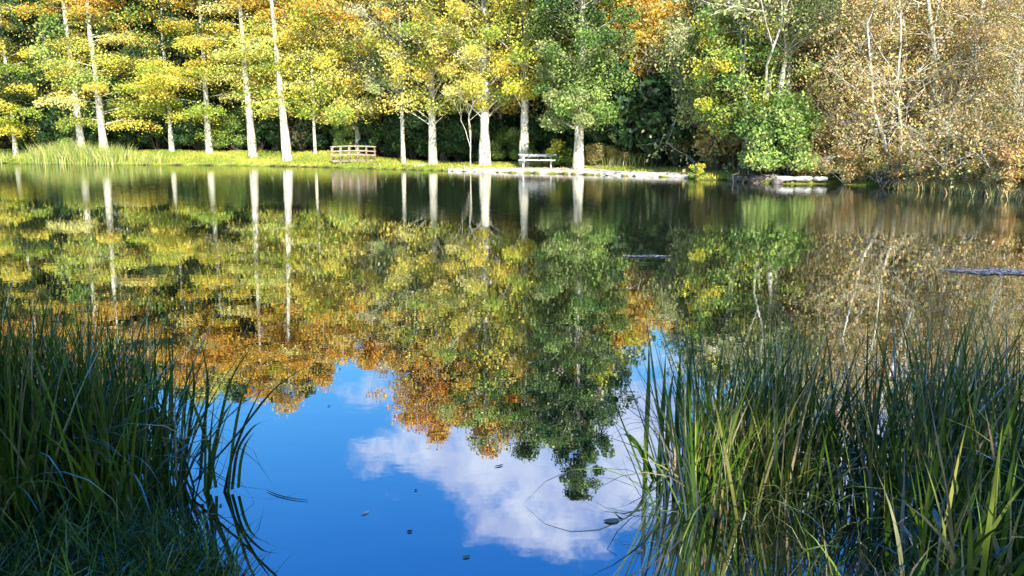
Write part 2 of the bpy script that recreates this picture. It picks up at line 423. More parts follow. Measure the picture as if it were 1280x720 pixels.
# ------------------------------------------------------------------ front trees (traced one by one)
def shoreD(px):
    return at_z(px, float(np.interp(px, [p[0] for p in FARPX], [p[1] for p in FARPX])))[1]
def front(px, off, E, r, z0, W, style, pals, nleaf, label, **k):
    D = shoreD(px)+off; H = refl_h(E, D)
    t = make_tree('tree', H, r, z0, W, style, pals, nleaf, **k)
    place(t, px, D); tag(t, label, 'tree', 'pale-trunked trees along the far shore'); return t
LS = dict(hshift=10.0, topcols=ORG[:2]+ORG[:2]+GOLD, leafs=.14)
front(20, 3.0, 470, .16, 2.1, 3.6, 'layer', YGR, 9000, 'thin pale-trunked tree at the far left end of the far shore', **LS)
front(-55, 3.5, 480, .22, 1.9, 4.0, 'layer', YEL, 9000, 'yellow tree cut off by the left edge of the far shore', **LS)
front(103, 2.2, 505, .28, 5.1, 3.6, 'layer', YEL, 9000, 'tall bare white trunk rising out of the reed patch on the far shore', top=(-.45, 0), **LS)
front(131, 2.6, 500, .30, 2.5, 4.4, 'layer', YEL, 13000, 'white-trunked tree with orange-yellow boughs just right of the far reed patch', top=(-.5, 0), **LS)
front(215, 4.4, 480, .17, 3.5, 3.6, 'layer', YGR, 10000, 'slim pale-trunked tree with layered yellow-green boughs left of the two wide-set trunks', **LS)
front(262, 4.0, 450, .25, 1.9, 4.0, 'layer', YGR, 10000, 'short-stemmed pale trunk whose boughs hang almost to the lawn', **LS)
t7 = front(316, 3.2, 500, .29, 4.7, 3.5, 'layer', YEL, 8500, 'tall white trunk forking near the top of the picture, left of its leaning neighbour', top=(-.5, 0), **LS)
front(359, 2.2, 510, .30, 3.7, 3.2, 'layer', YEL, 7500, 'tall white trunk leaning slightly left, nearest the water left of the little footbridge', top=(-.8, 0), **LS)
front(394, 4.4, 470, .10, 2.8, 3.0, 'round', YGR, 8000, 'very thin pale-stemmed tree just left of the little footbridge', **LS)
front(448, 6.2, 445, .20, 2.1, 4.4, 'round', YEL, 17000, 'broad golden-yellow tree spreading over the little footbridge', bark=GREYB, **LS)
front(504, 3.2, 530, .13, 4.2, 3.0, 'round', OLI, 8000, 'slim white trunk right of the footbridge in front of dark evergreens', topcols=ORG, leafs=.13)
front(541, 3.3, 548, .26, 3.2, 3.5, 'round', YEL, 12000, 'stout mottled white trunk with yellow crown, between a slim trunk and a bare sapling', topcols=ORG, leafs=.13)
front(606, 2.8, 565, .32, 3.6, 3.7, 'round', YEL, 15000, 'thick flared white trunk with golden crown, left of the picnic table beyond the sapling', topcols=ORG+GRN, leafs=.13)
front(655, 3.0, 570, .27, 4.0, 3.0, 'round', YEL+YGR, 11000, 'straight white trunk standing against the left end of the picnic table', topcols=DGR+GRN[:2], leafs=.13, top=(.2, 0))
front(723, 1.6, 622, .27, 2.3, 2.9, 'conifer', GRN+OLI[:2], 24000, 'tallest fresh-green tree on a flared white trunk right of the picnic table', topcols=DGR+GRN[:1], leafs=.13, hshift=9.0,
      profile=lambda s: min(.62+.5*s, 1.5*(1-s)**.7+.1), top=(.3, 0))
front(800, 9.0, 415, .25, 2.0, 4.2, 'round', GOLD, 17000, 'orange-gold tree standing behind the dark green bush', bark=GREYB, leafs=.14)
front(752, 7.5, 470, .2, 2.5, 2.8, 'round', YGR, 9000, 'yellow-green tree between the tallest green tree and the orange-gold one', bark=GREYB, leafs=.14)
# right-hand group
front(893, 3.4, 455, .34, 2.3, 2.6, 'round', OLI, 9000, 'thick dark brown trunk left of its pale twin under the olive crown', bark=BROWNB, leafs=.12)
front(907, 4.2, 468, .30, 2.6, 2.8, 'round', OLI+GRN, 9000, 'light brown trunk close right of the dark brown twin trunk', bark=GREYB, leafs=.12)
front(931, 2.6, 462, .20, 2.0, 2.6, 'round', GRN+YGR, 9000, 'reddish brown trunk rising from the dark tangle of roots', bark=BROWNB, leafs=.12)
front(967, 2.0, 462, .22, 6.0, 2.4, 'round', OLI, 3800, 'straight bare white birch trunk high among the olive leaves', leafs=.12, top=(.3, 0))
front(979, 2.6, 440, .16, 6.0, 2.2, 'round', OLI, 3500, 'narrow white birch trunk just right of the straight bare one', leafs=.12)
for o in COL.objects:
    if o.get('label', '').find('birch') > 0: o['group'] = 'white birches on the right'
    elif o.get('label', '').find('brown trunk') > 0: o['group'] = 'brown-trunked trees over the root tangle'

# bare branching trees -------------------------------------------------
def bare(mb, p, d, length, r, depth, spread=.55, up=.1, tips=None, kids=(2, 3)):
    n = 5; pts = [p]; q = p.copy(); dd = d.copy()
    for i in range(n):
        dd = dd+RNG.normal(0, .09, 3)+np.array([0, 0, up*.2]); dd /= np.linalg.norm(dd)
        q = q+dd*length/n; pts.append(q.copy())
    mb.tube(pts, np.linspace(r, r*.62, n+1), 7 if r > .05 else 4)
    if tips is not None and depth <= 1: tips += [x for x in pts[1:]]
    if depth == 0: return
    for _ in range(RNG.integers(kids[0], kids[1]+1)):
        nd = dd+RNG.normal(0, spread, 3); nd /= np.linalg.norm(nd)
        st = pts[-1] if RNG.random() < .5 else pts[RNG.integers(2, n+1)]
        bare(mb, np.array(st), nd, length*(.62+.25*RNG.random()), r*.58, depth-1, spread, up, tips, kids)
def bare_tree(px, D, stems, label, cat='tree', bark=PALE, pals=None, nl=0, leafs=.11, depth=4, group=None, name='bare_tree', kids=(2, 3), spread=.55):
    root = empty(name, (0, 0, 0)); t = MB(); tips = []
    for (bx, dx, dy, dz, ln, r) in stems:
        d = np.array([dx, dy, dz], float); d /= np.linalg.norm(d)
        bare(t, np.array([bx, 0, -.15]), d, ln, r, depth, spread=spread, tips=tips, kids=kids)
    t.build('trunk', bark, root, smooth=True)
    if pals:
        tips = np.array(tips); k = nl
        c = tips[RNG.integers(0, len(tips), k)]+RNG.normal(0, .28, (k, 3))
        cr = MB(); leaves(cr, c, RNG.normal(size=(k, 3))+[0, -.3, .4], leafs*(.6+.8*RNG.random(k)), pal(pals, k, None, .25)); cr.build('crown', LEAF, root)
    place(root, px, D); tag(root, label, cat, group); return root
bare_tree(588, shoreD(588)+1.6, [(0, .02, 0, 1, 2.2, .05)], 'thin bare white sapling between two thick white trunks', depth=3, spread=.3, name='sapling')
bare_tree(868, shoreD(868)+7.5, [(0, -.25, -.1, 1, 3.4, .14), (.1, -.7, -.2, .7, 3.0, .09), (.1, .2, 0, 1, 3.0, .1)], 'leafless grey tree with pale crooked branches reaching left over the dark bush',
          depth=5, pals=OLI, nl=1800)
bare_tree(940, shoreD(940)+2.0, [(0, .0, 0, 1, 4.6, .12), (.15, .18, 0, 1, 4.8, .12)], 'white forked stems standing in a V above the green bushes', depth=4, pals=OLI, nl=2600, group='white birches on the right', spread=.28)
# the traced stems of the big bush-willow on the right bank
def willow(label, stems, D, nl, pals, base_px):
    root = empty('tree', (0, 0, 0)); t = MB(); tips = []
    X = xpix(base_px, D); Z = gz(X, D)-.05
    for st, r in stems:
        P = np.array([at_d(a, b, D+RNG.normal(0, .25)*(i > 0)) for i, (a, b) in enumerate(st)])-np.array([X, D, Z])
        P[0, 2] = -.1
        tt = np.linspace(0, 1, len(P)); q = np.linspace(0, 1, 14)
        P = np.stack([np.interp(q, tt, P[:, k]) for k in range(3)], 1)
        P[1:-1] = (P[:-2]+P[1:-1]*2+P[2:])/4
        t.tube(P, np.linspace(r, r*.35, 14), 8)
        for i in range(3, 14, 2):
            for _ in range(2):
                # side shoots
                d = RNG.normal(0, .6, 3)+np.array([0, 0, .8]); d /= np.linalg.norm(d)
                bare(t, P[i].copy(), d, 1.3, r*.3, 3, tips=tips)
    t.build('trunk', PALE, root, smooth=True)
    tips = np.array(tips)
    cc = tips[RNG.integers(0, len(tips), nl)]; c = cc+RNG.normal(0, .3, (nl, 3)); c[:, 1] += .95
    cr = MB(); leaves(cr, c, RNG.normal(size=(nl, 3))+[0, -.3, .4], .055*(.6+.8*RNG.random(nl)), pal(pals, nl, None, .25)); cr.build('crown', LEAF, root)
    root.location = (X, D, Z); tag(root, label, 'tree', 'tan-leaved trees on the right bank'); return root
Dw = shoreD(1130)+1.3
willow('many-stemmed tan tree with pale trunks fanning out above the dark hollow of roots',
       [([(1118, 222), (1108, 180), (1092, 140), (1090, 100), (1084, 30)], .09), ([(1128, 222), (1150, 195), (1178, 168), (1196, 130), (1208, 90), (1222, 50), (1232, -20), (1240, -90)], .19),
        ([(1126, 222), (1148, 185), (1165, 140), (1172, 100), (1168, 60), (1160, 0), (1150, -80)], .14), ([(1150, 200), (1180, 165), (1204, 140), (1240, 100), (1262, 50)], .07),
        ([(1120, 222), (1128, 170), (1120, 110), (1128, 40), (1118, -60)], .07)], Dw, 16000, TAN, 1124)

for i, (px, off, lab) in enumerate([(1052, 1.6, 'half-bare shrub with pale upright twigs behind the right end of the slabs'), (1085, 1.0, 'half-bare pale-twigged shrub just left of the dark hollow'),
        (1172, 1.1, 'half-bare pale-twigged shrub just right of the dark hollow'), (1212, .9, 'half-bare pale-twigged shrub midway along the right bank'), (1262, .9, 'half-bare pale-twigged shrub at the right edge of the picture')]):
    bare_tree(px, shoreD(px)+off, [(0, -.25, 0, 1, 1.2, .04), (.1, .3, -.1, 1, 1.4, .045), (.2, .05, .1, 1, 1.5, .045), (-.1, -.5, -.1, .9, 1.1, .03)], lab, cat='shrub', pals=TAN, nl=1500, leafs=.05, depth=4,
              group='half-bare shrubs on the right bank', name='shrub', spread=.42)
# ------------------------------------------------------------------ prototypes for the wood behind
protos = {
 'yellow': make_tree('tree', 15, .2, 2.6, 3.9, 'round', YEL, 8000, bark=GREYB, leafs=.17),
 'yellow-green': make_tree('tree', 15, .22, 3.0, 3.8, 'layer', YGR, 8000, bark=PALE, leafs=.17),
 'orange': make_tree('tree', 15, .2, 3.4, 3.7, 'round', GOLD+ORG[:2], 7500, bark=GREYB, leafs=.17),
 'dark green': make_tree('tree', 15, .24, 1.6, 3.6, 'round', DGR, 9000, bark=DARKB, leafs=.17),
 'olive': make_tree('tree', 15, .2, 2.4, 3.6, 'round', OLI, 7000, bark=GREYB, leafs=.16),
 'mid-green': make_tree('tree', 15, .22, 1.8, 3.7, 'round', GRN, 8500, bark=DARKB, leafs=.16),
 'tan': make_tree('tree', 11, .14, .8, 3.6, 'round', TAN, 10500, bark=PALE, leafs=.075),
}
PH = {k: (11 if k == 'tan' else 15) for k in protos}
used = set()
EP = [(-200, 500), (0, 500), (100, 500), (250, 500), (330, 500), (390, 490), (440, 425), (480, 440), (520, 520), (560, 530), (640, 555), (700, 575), (735, 560), (760, 470), (790, 400), (830, 398),
      (860, 440), (960, 450), (1010, 440), (1060, 500), (1280, 520), (1500, 520)]
ANCH = [(0, 'the left end of the far shore'), (118, 'the far reed patch'), (238, 'the slim and short pale trunks'), (337, 'the two tall white trunks'), (442, 'the little footbridge'), (522, 'the slim and mottled trunks'),
        (606, 'the thick flared trunk'), (672, 'the picnic table'), (735, 'the tallest green tree'), (810, 'the dark green bush'), (905, 'the twin brown trunks'), (965, 'the birch trunks'), (1050, 'the pale slabs'),
        (1130, 'the dark hollow on the right bank'), (1260, 'the right edge of the lake')]
def anch(px): return min(ANCH, key=lambda a: abs(a[0]-px))[1]
def side(px):
    a = min(ANCH, key=lambda a: abs(a[0]-px))[0]
    return 'left of' if px < a-12 else ('right of' if px > a+12 else 'behind')
labels = {}
def back(px, D, kind, Hh, row, group='trees of the wood behind the shore'):
    o = protos[kind]
    if kind in used: o = copy_tree(o)
    used.add(kind)
    s = Hh/PH[kind]; w = max(.8, s)*(.9+.25*random.random())
    place(o, px, D, random.random()*6.28, (w, w, s))
    lab = f"{kind} tree, {row} row, {side(px)} {anch(px)}"
    tag(o, lab, 'tree', group); return o
def kind_for(px, row):
    r = random.random()
    if px < 400: c = ['dark green', 'mid-green', 'yellow-green', 'yellow'] ; w = [.5, .2, .2, .1] if row < 2 else [.45, .2, .2, .15]
    elif px < 620: c = ['dark green', 'olive', 'orange', 'yellow']; w = [.34, .2, .2, .26]
    elif px < 760: c = ['dark green', 'mid-green', 'olive', 'yellow']; w = [.35, .25, .2, .2]
    elif px < 860: c = ['dark green', 'orange', 'olive', 'yellow']; w = [.25, .4, .25, .1]
    elif px < 1010: c = ['olive', 'mid-green', 'dark green', 'tan']; w = [.45, .2, .2, .15]
    else: c = ['tan', 'olive', 'tan', 'mid-green']; w = [.5, .2, .22, .08]
    return random.choices(c, w)[0]
for row, (off, rn, stp) in enumerate([(8.5, 'second', 62), (15, 'third', 60), (24, 'fourth', 52), (34, 'rearmost', 50)]):
    px = -120+row*23
    while px < 1420:
        jx = px+random.uniform(-12, 12)
        D = shoreD(jx)+off+random.uniform(-2, 2)
        if jx > 1000: D = shoreD(jx)+2.6+off*.8
        H = refl_h(float(np.interp(jx, *zip(*EP)))-12-25*random.random(), D)
        back(jx, D, kind_for(jx, row), H, rn)
        px += stp*(1.0+.2*random.random())
# near tan trees on the right bank
for i, (px, off, E, kd, lab) in enumerate([(1035, 4.2, 500, 'tan', 'tan-leaved tree behind the pale slabs'), (1080, 4.0, 520, 'tan', 'tan-leaved tree just left of the many-stemmed one'),
        (1222, 7.0, 540, 'tan', 'tan-leaved tree just right of the dark hollow'), (1262, 5.6, 540, 'tan', 'tan-leaved tree near the right edge of the picture'),
        (1318, 3.2, 520, 'tan', 'tan-leaved tree cut off by the right edge of the picture'), (1160, 4.6, 520, 'tan', 'tan-leaved tree behind the fanning pale trunks'),
        (1000, 5.2, 440, 'olive', 'olive-leaved tree between the birches and the tan trees')]):
    D = shoreD(px)+off; o = back(px, D, kd, refl_h(E, D), 'first'); o['label'] = lab; o['group'] = 'tan-leaved trees on the right bank'

# ------------------------------------------------------------------ bushes
def make_bush(pals, W, Hh, nl, leafs, name='bush', twig=DARKB):
    root = empty(name, (0, 0, 0)); cr = MB(); t = MB()
    for _ in range(26):
        th = RNG.random()*6.28; rr = W*RNG.random()**.6*.8; z = Hh*(.2+.75*RNG.random()*(1-.35*(rr/W)**2))
        c = np.array([rr*math.cos(th), rr*math.sin(th), z])
        k = nl//26; q = RNG.normal(size=(k, 3)); q /= np.linalg.norm(q, axis=1)[:, None]; q *= (RNG.random(k)**.5*W*.34)[:, None]
        q[:, 2] *= .8; q += c; q = q[q[:, 2] > .02]
        leaves(cr, q, RNG.normal(size=q.shape)+[0, -.3, .5], leafs*(.6+.8*RNG.random(len(q))), pal(pals, len(q), RNG.random()))
        t.tube(np.stack([[0, 0, -.1], c*.5+RNG.normal(0, .1, 3), c, c*1.08+[0, 0, .15]]), [.04, .03, .015, .006], 5)
    t.build('stems', twig, root); cr.build('foliage', LEAF, root); return root
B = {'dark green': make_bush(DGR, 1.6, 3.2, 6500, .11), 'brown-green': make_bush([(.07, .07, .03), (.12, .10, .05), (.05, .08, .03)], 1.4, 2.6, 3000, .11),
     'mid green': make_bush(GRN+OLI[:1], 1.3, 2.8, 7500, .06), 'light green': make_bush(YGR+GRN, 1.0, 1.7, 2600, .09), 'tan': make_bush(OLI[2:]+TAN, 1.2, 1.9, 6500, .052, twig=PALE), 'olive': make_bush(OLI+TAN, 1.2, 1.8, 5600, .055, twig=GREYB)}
bused = set()
def bush(kind, px, D, s, label, group, sz=None):
    o = B[kind]
    if kind in bused: o = copy_tree(o)
    bused.add(kind); place(o, px, D, random.random()*6.28, (s, s, sz or s)); tag(o, label, 'bush', group)
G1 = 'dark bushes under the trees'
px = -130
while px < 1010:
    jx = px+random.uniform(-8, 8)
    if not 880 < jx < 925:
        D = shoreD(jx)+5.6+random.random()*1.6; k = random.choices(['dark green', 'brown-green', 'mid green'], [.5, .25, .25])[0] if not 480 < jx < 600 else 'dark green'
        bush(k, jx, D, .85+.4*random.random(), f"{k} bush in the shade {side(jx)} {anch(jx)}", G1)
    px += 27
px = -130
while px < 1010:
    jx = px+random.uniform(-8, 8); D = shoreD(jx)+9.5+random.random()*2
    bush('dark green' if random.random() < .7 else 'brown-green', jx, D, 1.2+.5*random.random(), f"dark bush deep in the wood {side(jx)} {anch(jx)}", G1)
    px += 42
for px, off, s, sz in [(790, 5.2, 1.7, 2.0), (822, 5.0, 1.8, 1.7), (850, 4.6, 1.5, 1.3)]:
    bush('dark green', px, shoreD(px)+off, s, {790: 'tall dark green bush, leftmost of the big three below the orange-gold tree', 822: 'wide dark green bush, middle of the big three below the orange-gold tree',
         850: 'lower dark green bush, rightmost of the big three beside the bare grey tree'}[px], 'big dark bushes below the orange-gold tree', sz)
bush('light green', 700, shoreD(700)+3.2, .95, 'small light green bush between the picnic table and the tallest green tree', 'light green bushes')
bush('olive', 775, shoreD(775)+4.6, .7, 'low olive scrub left of the big dark bushes', 'olive scrub')
bush('olive', 745, shoreD(745)+4.2, .75, 'low olive scrub right of the tallest green tree', 'olive scrub')
bush('light green', 872, shoreD(872)+.3, .42, 'little green bush at the water where the gravel strip ends', 'light green bushes')
for i, (px, off, s, k) in enumerate([(952, 2.0, .75, 'mid green'), (968, 1.1, 1.35, 'mid green'), (918, 5.0, 1.8, 'olive'), (988, 1.2, 1.25, 'mid green'), (1012, 2.4, 1.1, 'olive'), (925, 7.5, 2.0, 'light green'), (872, 6.5, 1.3, 'olive')]):
    bush(k, px, shoreD(px)+off, s, f"{k} bush {['right of the reddish trunk', 'big above the root tangle', 'behind the twin brown trunks', 'left of the pale slabs', 'behind the pale slabs', 'tall below the forked white stems', 'left of the twin brown trunks'][i]}", 'bushes around the brown trunks')
G2 = 'tan scrub on the right bank'
px = 1015
while px < 1420:
    if not 1112 < px < 1134:
        k = 'tan' if random.random() < .6 else 'olive'
        bush(k, px, shoreD(px)+.5+random.random()*.5, .55+.3*random.random(), f"{k} scrub bush at the water's edge {side(px)} {anch(px)}", G2)
    px += 22
px = 1005
while px < 1420:
    k = 'tan' if random.random() < .6 else 'olive'
    bush(k, px, shoreD(px)+1.6+random.random(), (.9 if not 1105 < px < 1205 else .55)+.35*random.random(), f"{k} scrub bush higher up the bank {side(px)} {anch(px)}", G2); px += 30

# far-off wood that closes the view
g = MB(); nl = 60000
a = RNG.uniform(-1.1, 1.1, nl); D = RNG.uniform(88, 120, nl)
x = a*D; hh = np.interp(640+a*F, [0, 400, 760, 1000, 1280], [19, 17, 15, 13, 14])
z = gz(0, 95)+hh*RNG.random(nl)**.8*(.86+.14*np.sin(x*.5)*np.sin(x*.23+1))
leaves(g, np.stack([x, D, z], 1), RNG.normal(size=(nl, 3))+[0, -.5, .5], .42*(.6+.8*RNG.random(nl)), pal(DGR+GRN+OLI, nl, None, .2))
tag(g.build('distant_wood', LEAF), 'far-off mass of dark woodland behind the rows of trees', 'wood', kind='stuff')

# ------------------------------------------------------------------ grass on the shore, far reeds
def blades(mb, roots, length, width, lean, cols, segs=3, curve=.3, dirs=None):
    roots = np.asarray(roots, float); k = len(roots)
    ln = np.broadcast_to(length, (k,)); wd = np.broadcast_to(width, (k,))
    th = RNG.random(k)*6.283 if dirs is None else dirs
    ld = np.stack([np.cos(th), np.sin(th), np.zeros(k)], 1)
    fa = RNG.random(k)*3.1416; wv = np.stack([np.cos(fa), np.sin(fa), np.zeros(k)], 1)
    le = np.broadcast_to(lean, (k,)); cu = np.broadcast_to(curve, (k,))
    V = np.zeros((k, segs*2+1, 3)); p = roots.copy(); ang = le.copy()
    for i in range(segs):
        w = wd*(1-.12*i/segs) if i < segs*.6 else wd*(1-i/segs)*1.8
        V[:, 2*i] = p-wv*(w/2)[:, None]; V[:, 2*i+1] = p+wv*(w/2)[:, None]
        p = p+(ln/segs)[:, None]*(np.cos(ang)[:, None]*np.array([0, 0, 1.])+np.sin(ang)[:, None]*ld); ang = ang+cu/segs*(1+.8*i/segs)
    V[:, -1] = p
    n = segs*2+1; base = np.arange(k)[:, None, None]*n
    q = np.array([[2*i, 2*i+1, 2*i+3, 2*i+2] for i in range(segs-1)])[None]+base
    t = np.array([[2*segs-2, 2*segs-1, 2*segs]])[None]+base
    start = mb.n
    mb.add(V.reshape(-1, 3), q.reshape(-1, 4), np.repeat(cols, n, 0))
    mb.f.append(t.reshape(-1, 3)+start)
k = 46000; px = RNG.uniform(-60, 1010, k); off = RNG.uniform(0.02, 6, k)
sh = np.array([at_z(a, b) for a, b in zip(px, np.interp(px, *zip(*FARPX)))]); u = sh/np.linalg.norm(sh, axis=1)[:, None]
P = sh+u*off[:, None]
keep = ~((px > 592) & (px < 858) & (off < np.interp(px, [592, 650, 720, 770, 858], [.9, 2.6, 2.9, 1.5, .7])))
keep &= ~((px > 640) & (px < 880) & (off > 3.3) & (off < 4.3))
P = P[keep]; px = px[keep]; Z = ground(P[:, 0], P[:, 1]); k = len(P)
g = MB(); patch = .5+.5*np.sin(P[:, 0]*.8)*np.sin(P[:, 1]*1.3+P[:, 0]*.3)
blades(g, np.stack([P[:, 0], P[:, 1], Z-.02], 1), RNG.uniform(.06, .2, k), .035, RNG.uniform(0, .5, k), pal([(.20, .28, .03), (.34, .38, .05), (.48, .44, .07)], k, patch*.8, .15), 2)
tag(g.build('lawn_grass', LEAF), 'bright yellow-green grass covering the far shore', 'grass', kind='stuff')

k = 3500; px = RNG.uniform(-60, 1010, k); off = RNG.uniform(.3, 7, k)
sh = np.array([at_z(a, b) for a, b in zip(px, np.interp(px, *zip(*FARPX)))]); P = sh+sh/np.linalg.norm(sh, axis=1)[:, None]*off[:, None]
g = MB(); leaves(g, np.stack([P[:, 0], P[:, 1], ground(P[:, 0], P[:, 1])+.03+.1*RNG.random(k)], 1), np.stack([RNG.normal(0, .4, k), RNG.normal(-.3, .4, k), np.ones(k)], 1), .06*(.6+.8*RNG.random(k)), pal([(.45, .22, .06), (.5, .34, .08), (.28, .14, .06), (.55, .42, .12)], k))
tag(g.build('leaf_litter', LEAF), 'fallen autumn leaves scattered over the far lawn', 'leaf litter', kind='stuff')
def far_tuft(px, off, n, ln, cols, label, name='reed_clump', spreadr=1.0, group=None, wd=.03):
    x, y = at_z(px, float(np.interp(px, *zip(*FARPX)))); uu = np.array([x, y])/math.hypot(x, y); c = np.array([x, y])+uu*off
    q = c+RNG.normal(0, spreadr*.5, (n, 2))*[1, .7]
    o = MB(); blades(o, np.stack([q[:, 0]-c[0], q[:, 1]-c[1], np.maximum(ground(q[:, 0], q[:, 1]), -.05)], 1), RNG.uniform(.6, 1.1, n)*ln, wd, RNG.uniform(0, .35, n), pal(cols, n, None, .2), 4, .5)
    ob = o.build(name, BLADE); ob.location = (c[0], c[1], 0); tag(ob, label, 'reeds', group)
RD = [(.25, .33, .06), (.38, .40, .08), (.5, .46, .14), (.18, .26, .05)]
for i, px in enumerate([48, 62, 76, 90, 104, 118, 134, 150]):
    far_tuft(px, .3+.5*random.random(), 260, 1.75-.09*abs(i-3), RD, f"tall yellow-green reed clump, {['first','second','third','fourth','fifth','sixth','seventh','eighth'][i]} from the left in the far reed patch", group='reed clumps on the far left shore')
for i, px in enumerate([8, 178, 200]):
    far_tuft(px, .5, 130, .9, RD, ['low reed clump at the left end of the far shore', 'low reed clump just right of the far reed patch', 'low reed clump farther right of the far reed patch'][i], group='low reed clumps on the far left shore')
DRY = [(.42, .38, .16), (.30, .34, .09), (.5, .42, .2), (.24, .26, .08)]
for i, px in enumerate(range(1140, 1420, 14)):
    far_tuft(px, .15+.3*random.random(), 260, .5, DRY+TAN, "tan sedge tussock on the right bank at the water's edge", name='sedge_tussock', spreadr=.7, group='sedge tussocks on the right bank', wd=.022)
for i, px in enumerate([735, 752, 768, 783, 800, 690]):
    far_tuft(px, 4.6, 120, .95, RD+DRY, ['dry grass clump just right of the tallest green tree', 'second dry grass clump right of the tallest green tree', 'dry grass clump left of the big dark bushes', 'dry grass clump in front of the tall dark bush', 'dry grass clump in front of the wide dark bush', 'grass clump behind the right end of the picnic table'][i], name='grass_clump', group='dry grass clumps behind the path')

# ------------------------------------------------------------------ picnic table
def picnic():
    D = 46.2; x = xpix(672, D); root = empty('picnic_table', (x, D, gz(x, D)), math.radians(-4))
    t = MB()
    for i in range(5): t.box((0, -.3+.15*i, .755), (2.15, .135, .06))
    t.box((0, -.335, .70), (1.9, .03, .1)); t.box((0, .335, .70), (1.9, .03, .1))
    t.build('tabletop', WOODW, root)
    for s in (-1, 1):
        b_ = MB()
        for i in range(2): b_.box((0, s*.62+(i-.5)*.14, .46), (2.1, .13, .07))
        b_.build('seat', WOODW, root)
        for e in (-.78, .78):
            l = MB(); l.beam((e, s*.22, .735), (e, s*.66, .0), .09, .12); l.build('leg', WOODW, root)
    for e in (-.78, .78):
        c = MB(); c.beam((e+.053, -.72, .40), (e+.053, .72, .40), .05, .1); c.build('crossbar', WOODW, root)
        c = MB(); c.beam((e+.05, -.33, .715), (e+.05, .33, .715), .045, .04); c.build('batten', WOODW, root)
        c = MB(); c.beam((e*.93, 0, .42), (e*.35, 0, .72), .05, .05); c.build('brace', WOODW, root)
    tag(root, 'weathered white wooden picnic table with attached benches on the far shore', 'picnic table')
picnic()
# little arched footbridge left of it
def bridge():
    D = 53.6; x = xpix(442, D); root = empty('footbridge', (x, D, gz(x, D)-.02), math.radians(8))
    d = MB(); n = 22
    for i in range(n):
        X = -1.4+2.8*i/(n-1); d.box((X, 0, .10+.04*(1-(X/1.4)**2)), (.118, 1.1, .045))
    d.build('deck', WOODP, root)
    for s in (-1, 1):
        mt = WOODP if s < 0 else WOODR
        bm = MB(); 
        for i in range(8):
            a = -1.42+2.84*i/8; b_ = a+2.84/8; bm.beam((a, s*.5, .03+.04*(1-(a/1.42)**2)), (b_, s*.5, .03+.04*(1-(b_/1.42)**2)), .06, .12)
        bm.build('side_beam', mt, root)
        for h in (.42, .68, .98):
            r_ = MB()
            for i in range(8):
                a = -1.45+2.9*i/8; b_ = a+2.9/8; f_ = lambda q: h+.05*(1-(q/1.45)**2)
                r_.beam((a, s*.58, f_(a)), (b_, s*.58, f_(b_)), .05, .08)
            r_.build('handrail', mt, root)
        for i in range(6):
            X = -1.38+2.76*i/5; p = MB(); p.beam((X, s*.5+s*.03, 0), (X, s*.53, 1.0+.05*(1-(X/1.38)**2)), .075, .075)
            p.build('post', WOODR if (i > 3 or s > 0) else WOODP, root)
    tag(root, 'small low wooden footbridge with pale and reddish rails on the far lawn', 'footbridge')
bridge()

# ------------------------------------------------------------------ stones, slabs, roots
def rock_mesh(sx, sy, sz, seed, rnd=.25, sub=2):
    import bmesh
    bm = bmesh.new(); bmesh.ops.create_icosphere(bm, subdivisions=sub, radius=1)
    rs = np.random.default_rng(seed); off = rs.random(3)*10
    from mathutils import noise
    for v_ in bm.verts:
        n_ = noise.noise(Vector(v_.co*1.3)+Vector(off)); v_.co *= 1+rnd*n_*1.6
        v_.co.x = max(-.85, min(.85, v_.co.x)); v_.co.z = max(-.7, min(.7, v_.co.z))
        v_.co.x *= sx; v_.co.y *= sy; v_.co.z *= sz
    me = bpy.data.meshes.new('rock'); bm.to_mesh(me); bm.free(); return me
def rock(name, px, off, s, mat, label, cat, group, dz=0, seed=0):
    x, y = at_z(px, float(np.interp(px, *zip(*FARPX)))); uu = np.array([x, y])/math.hypot(x, y); q = np.array([x, y])+uu*off
    me = rock_mesh(*s, seed); me.materials.append(mat); o = bpy.data.objects.new(name, me); COL.objects.link(o)
    o.location = (q[0], q[1], max(0, gz(*q))+dz); o.rotation_euler = (0, 0, random.uniform(-.4, .4)); tag(o, label, cat, group)
sl = ['first', 'second', 'third', 'fourth']
for i, (px, w) in enumerate([(981, .42), (1003, .5), (1026, .36)]):
    rock('stone_slab', px, .15, (w, .3, .13), STONE, f"flat pale stone slab at the water, {sl[i]} from the left beside the tan scrub", 'stone', 'pale stone slabs at the water', .14, i)
for i, px in enumerate([918, 926, 936, 944, 955, 963, 972, 948]):
    rock('rock', px, .1+.5*(i % 3)/2, (.3+.12*(i % 3), .28, .2+.06*(i % 2)), ROCK, 'dark rock among the roots below the brown trunks', 'rock', 'dark rocks at the root tangle', .02, 20+i)
for i, px in enumerate([508, 520, 470, 528]):
    rock('rock', px, .8+.3*i, (.28, .2, .12), STONE if i % 2 else ROCK, ['small dark stone at the foot of the slim white trunk', 'small pale stone right of the slim white trunk', 'dark stone in the grass right of the footbridge', 'small pale stone left of the mottled trunk'][i], 'rock', 'stones in the far lawn', .02, 40+i)
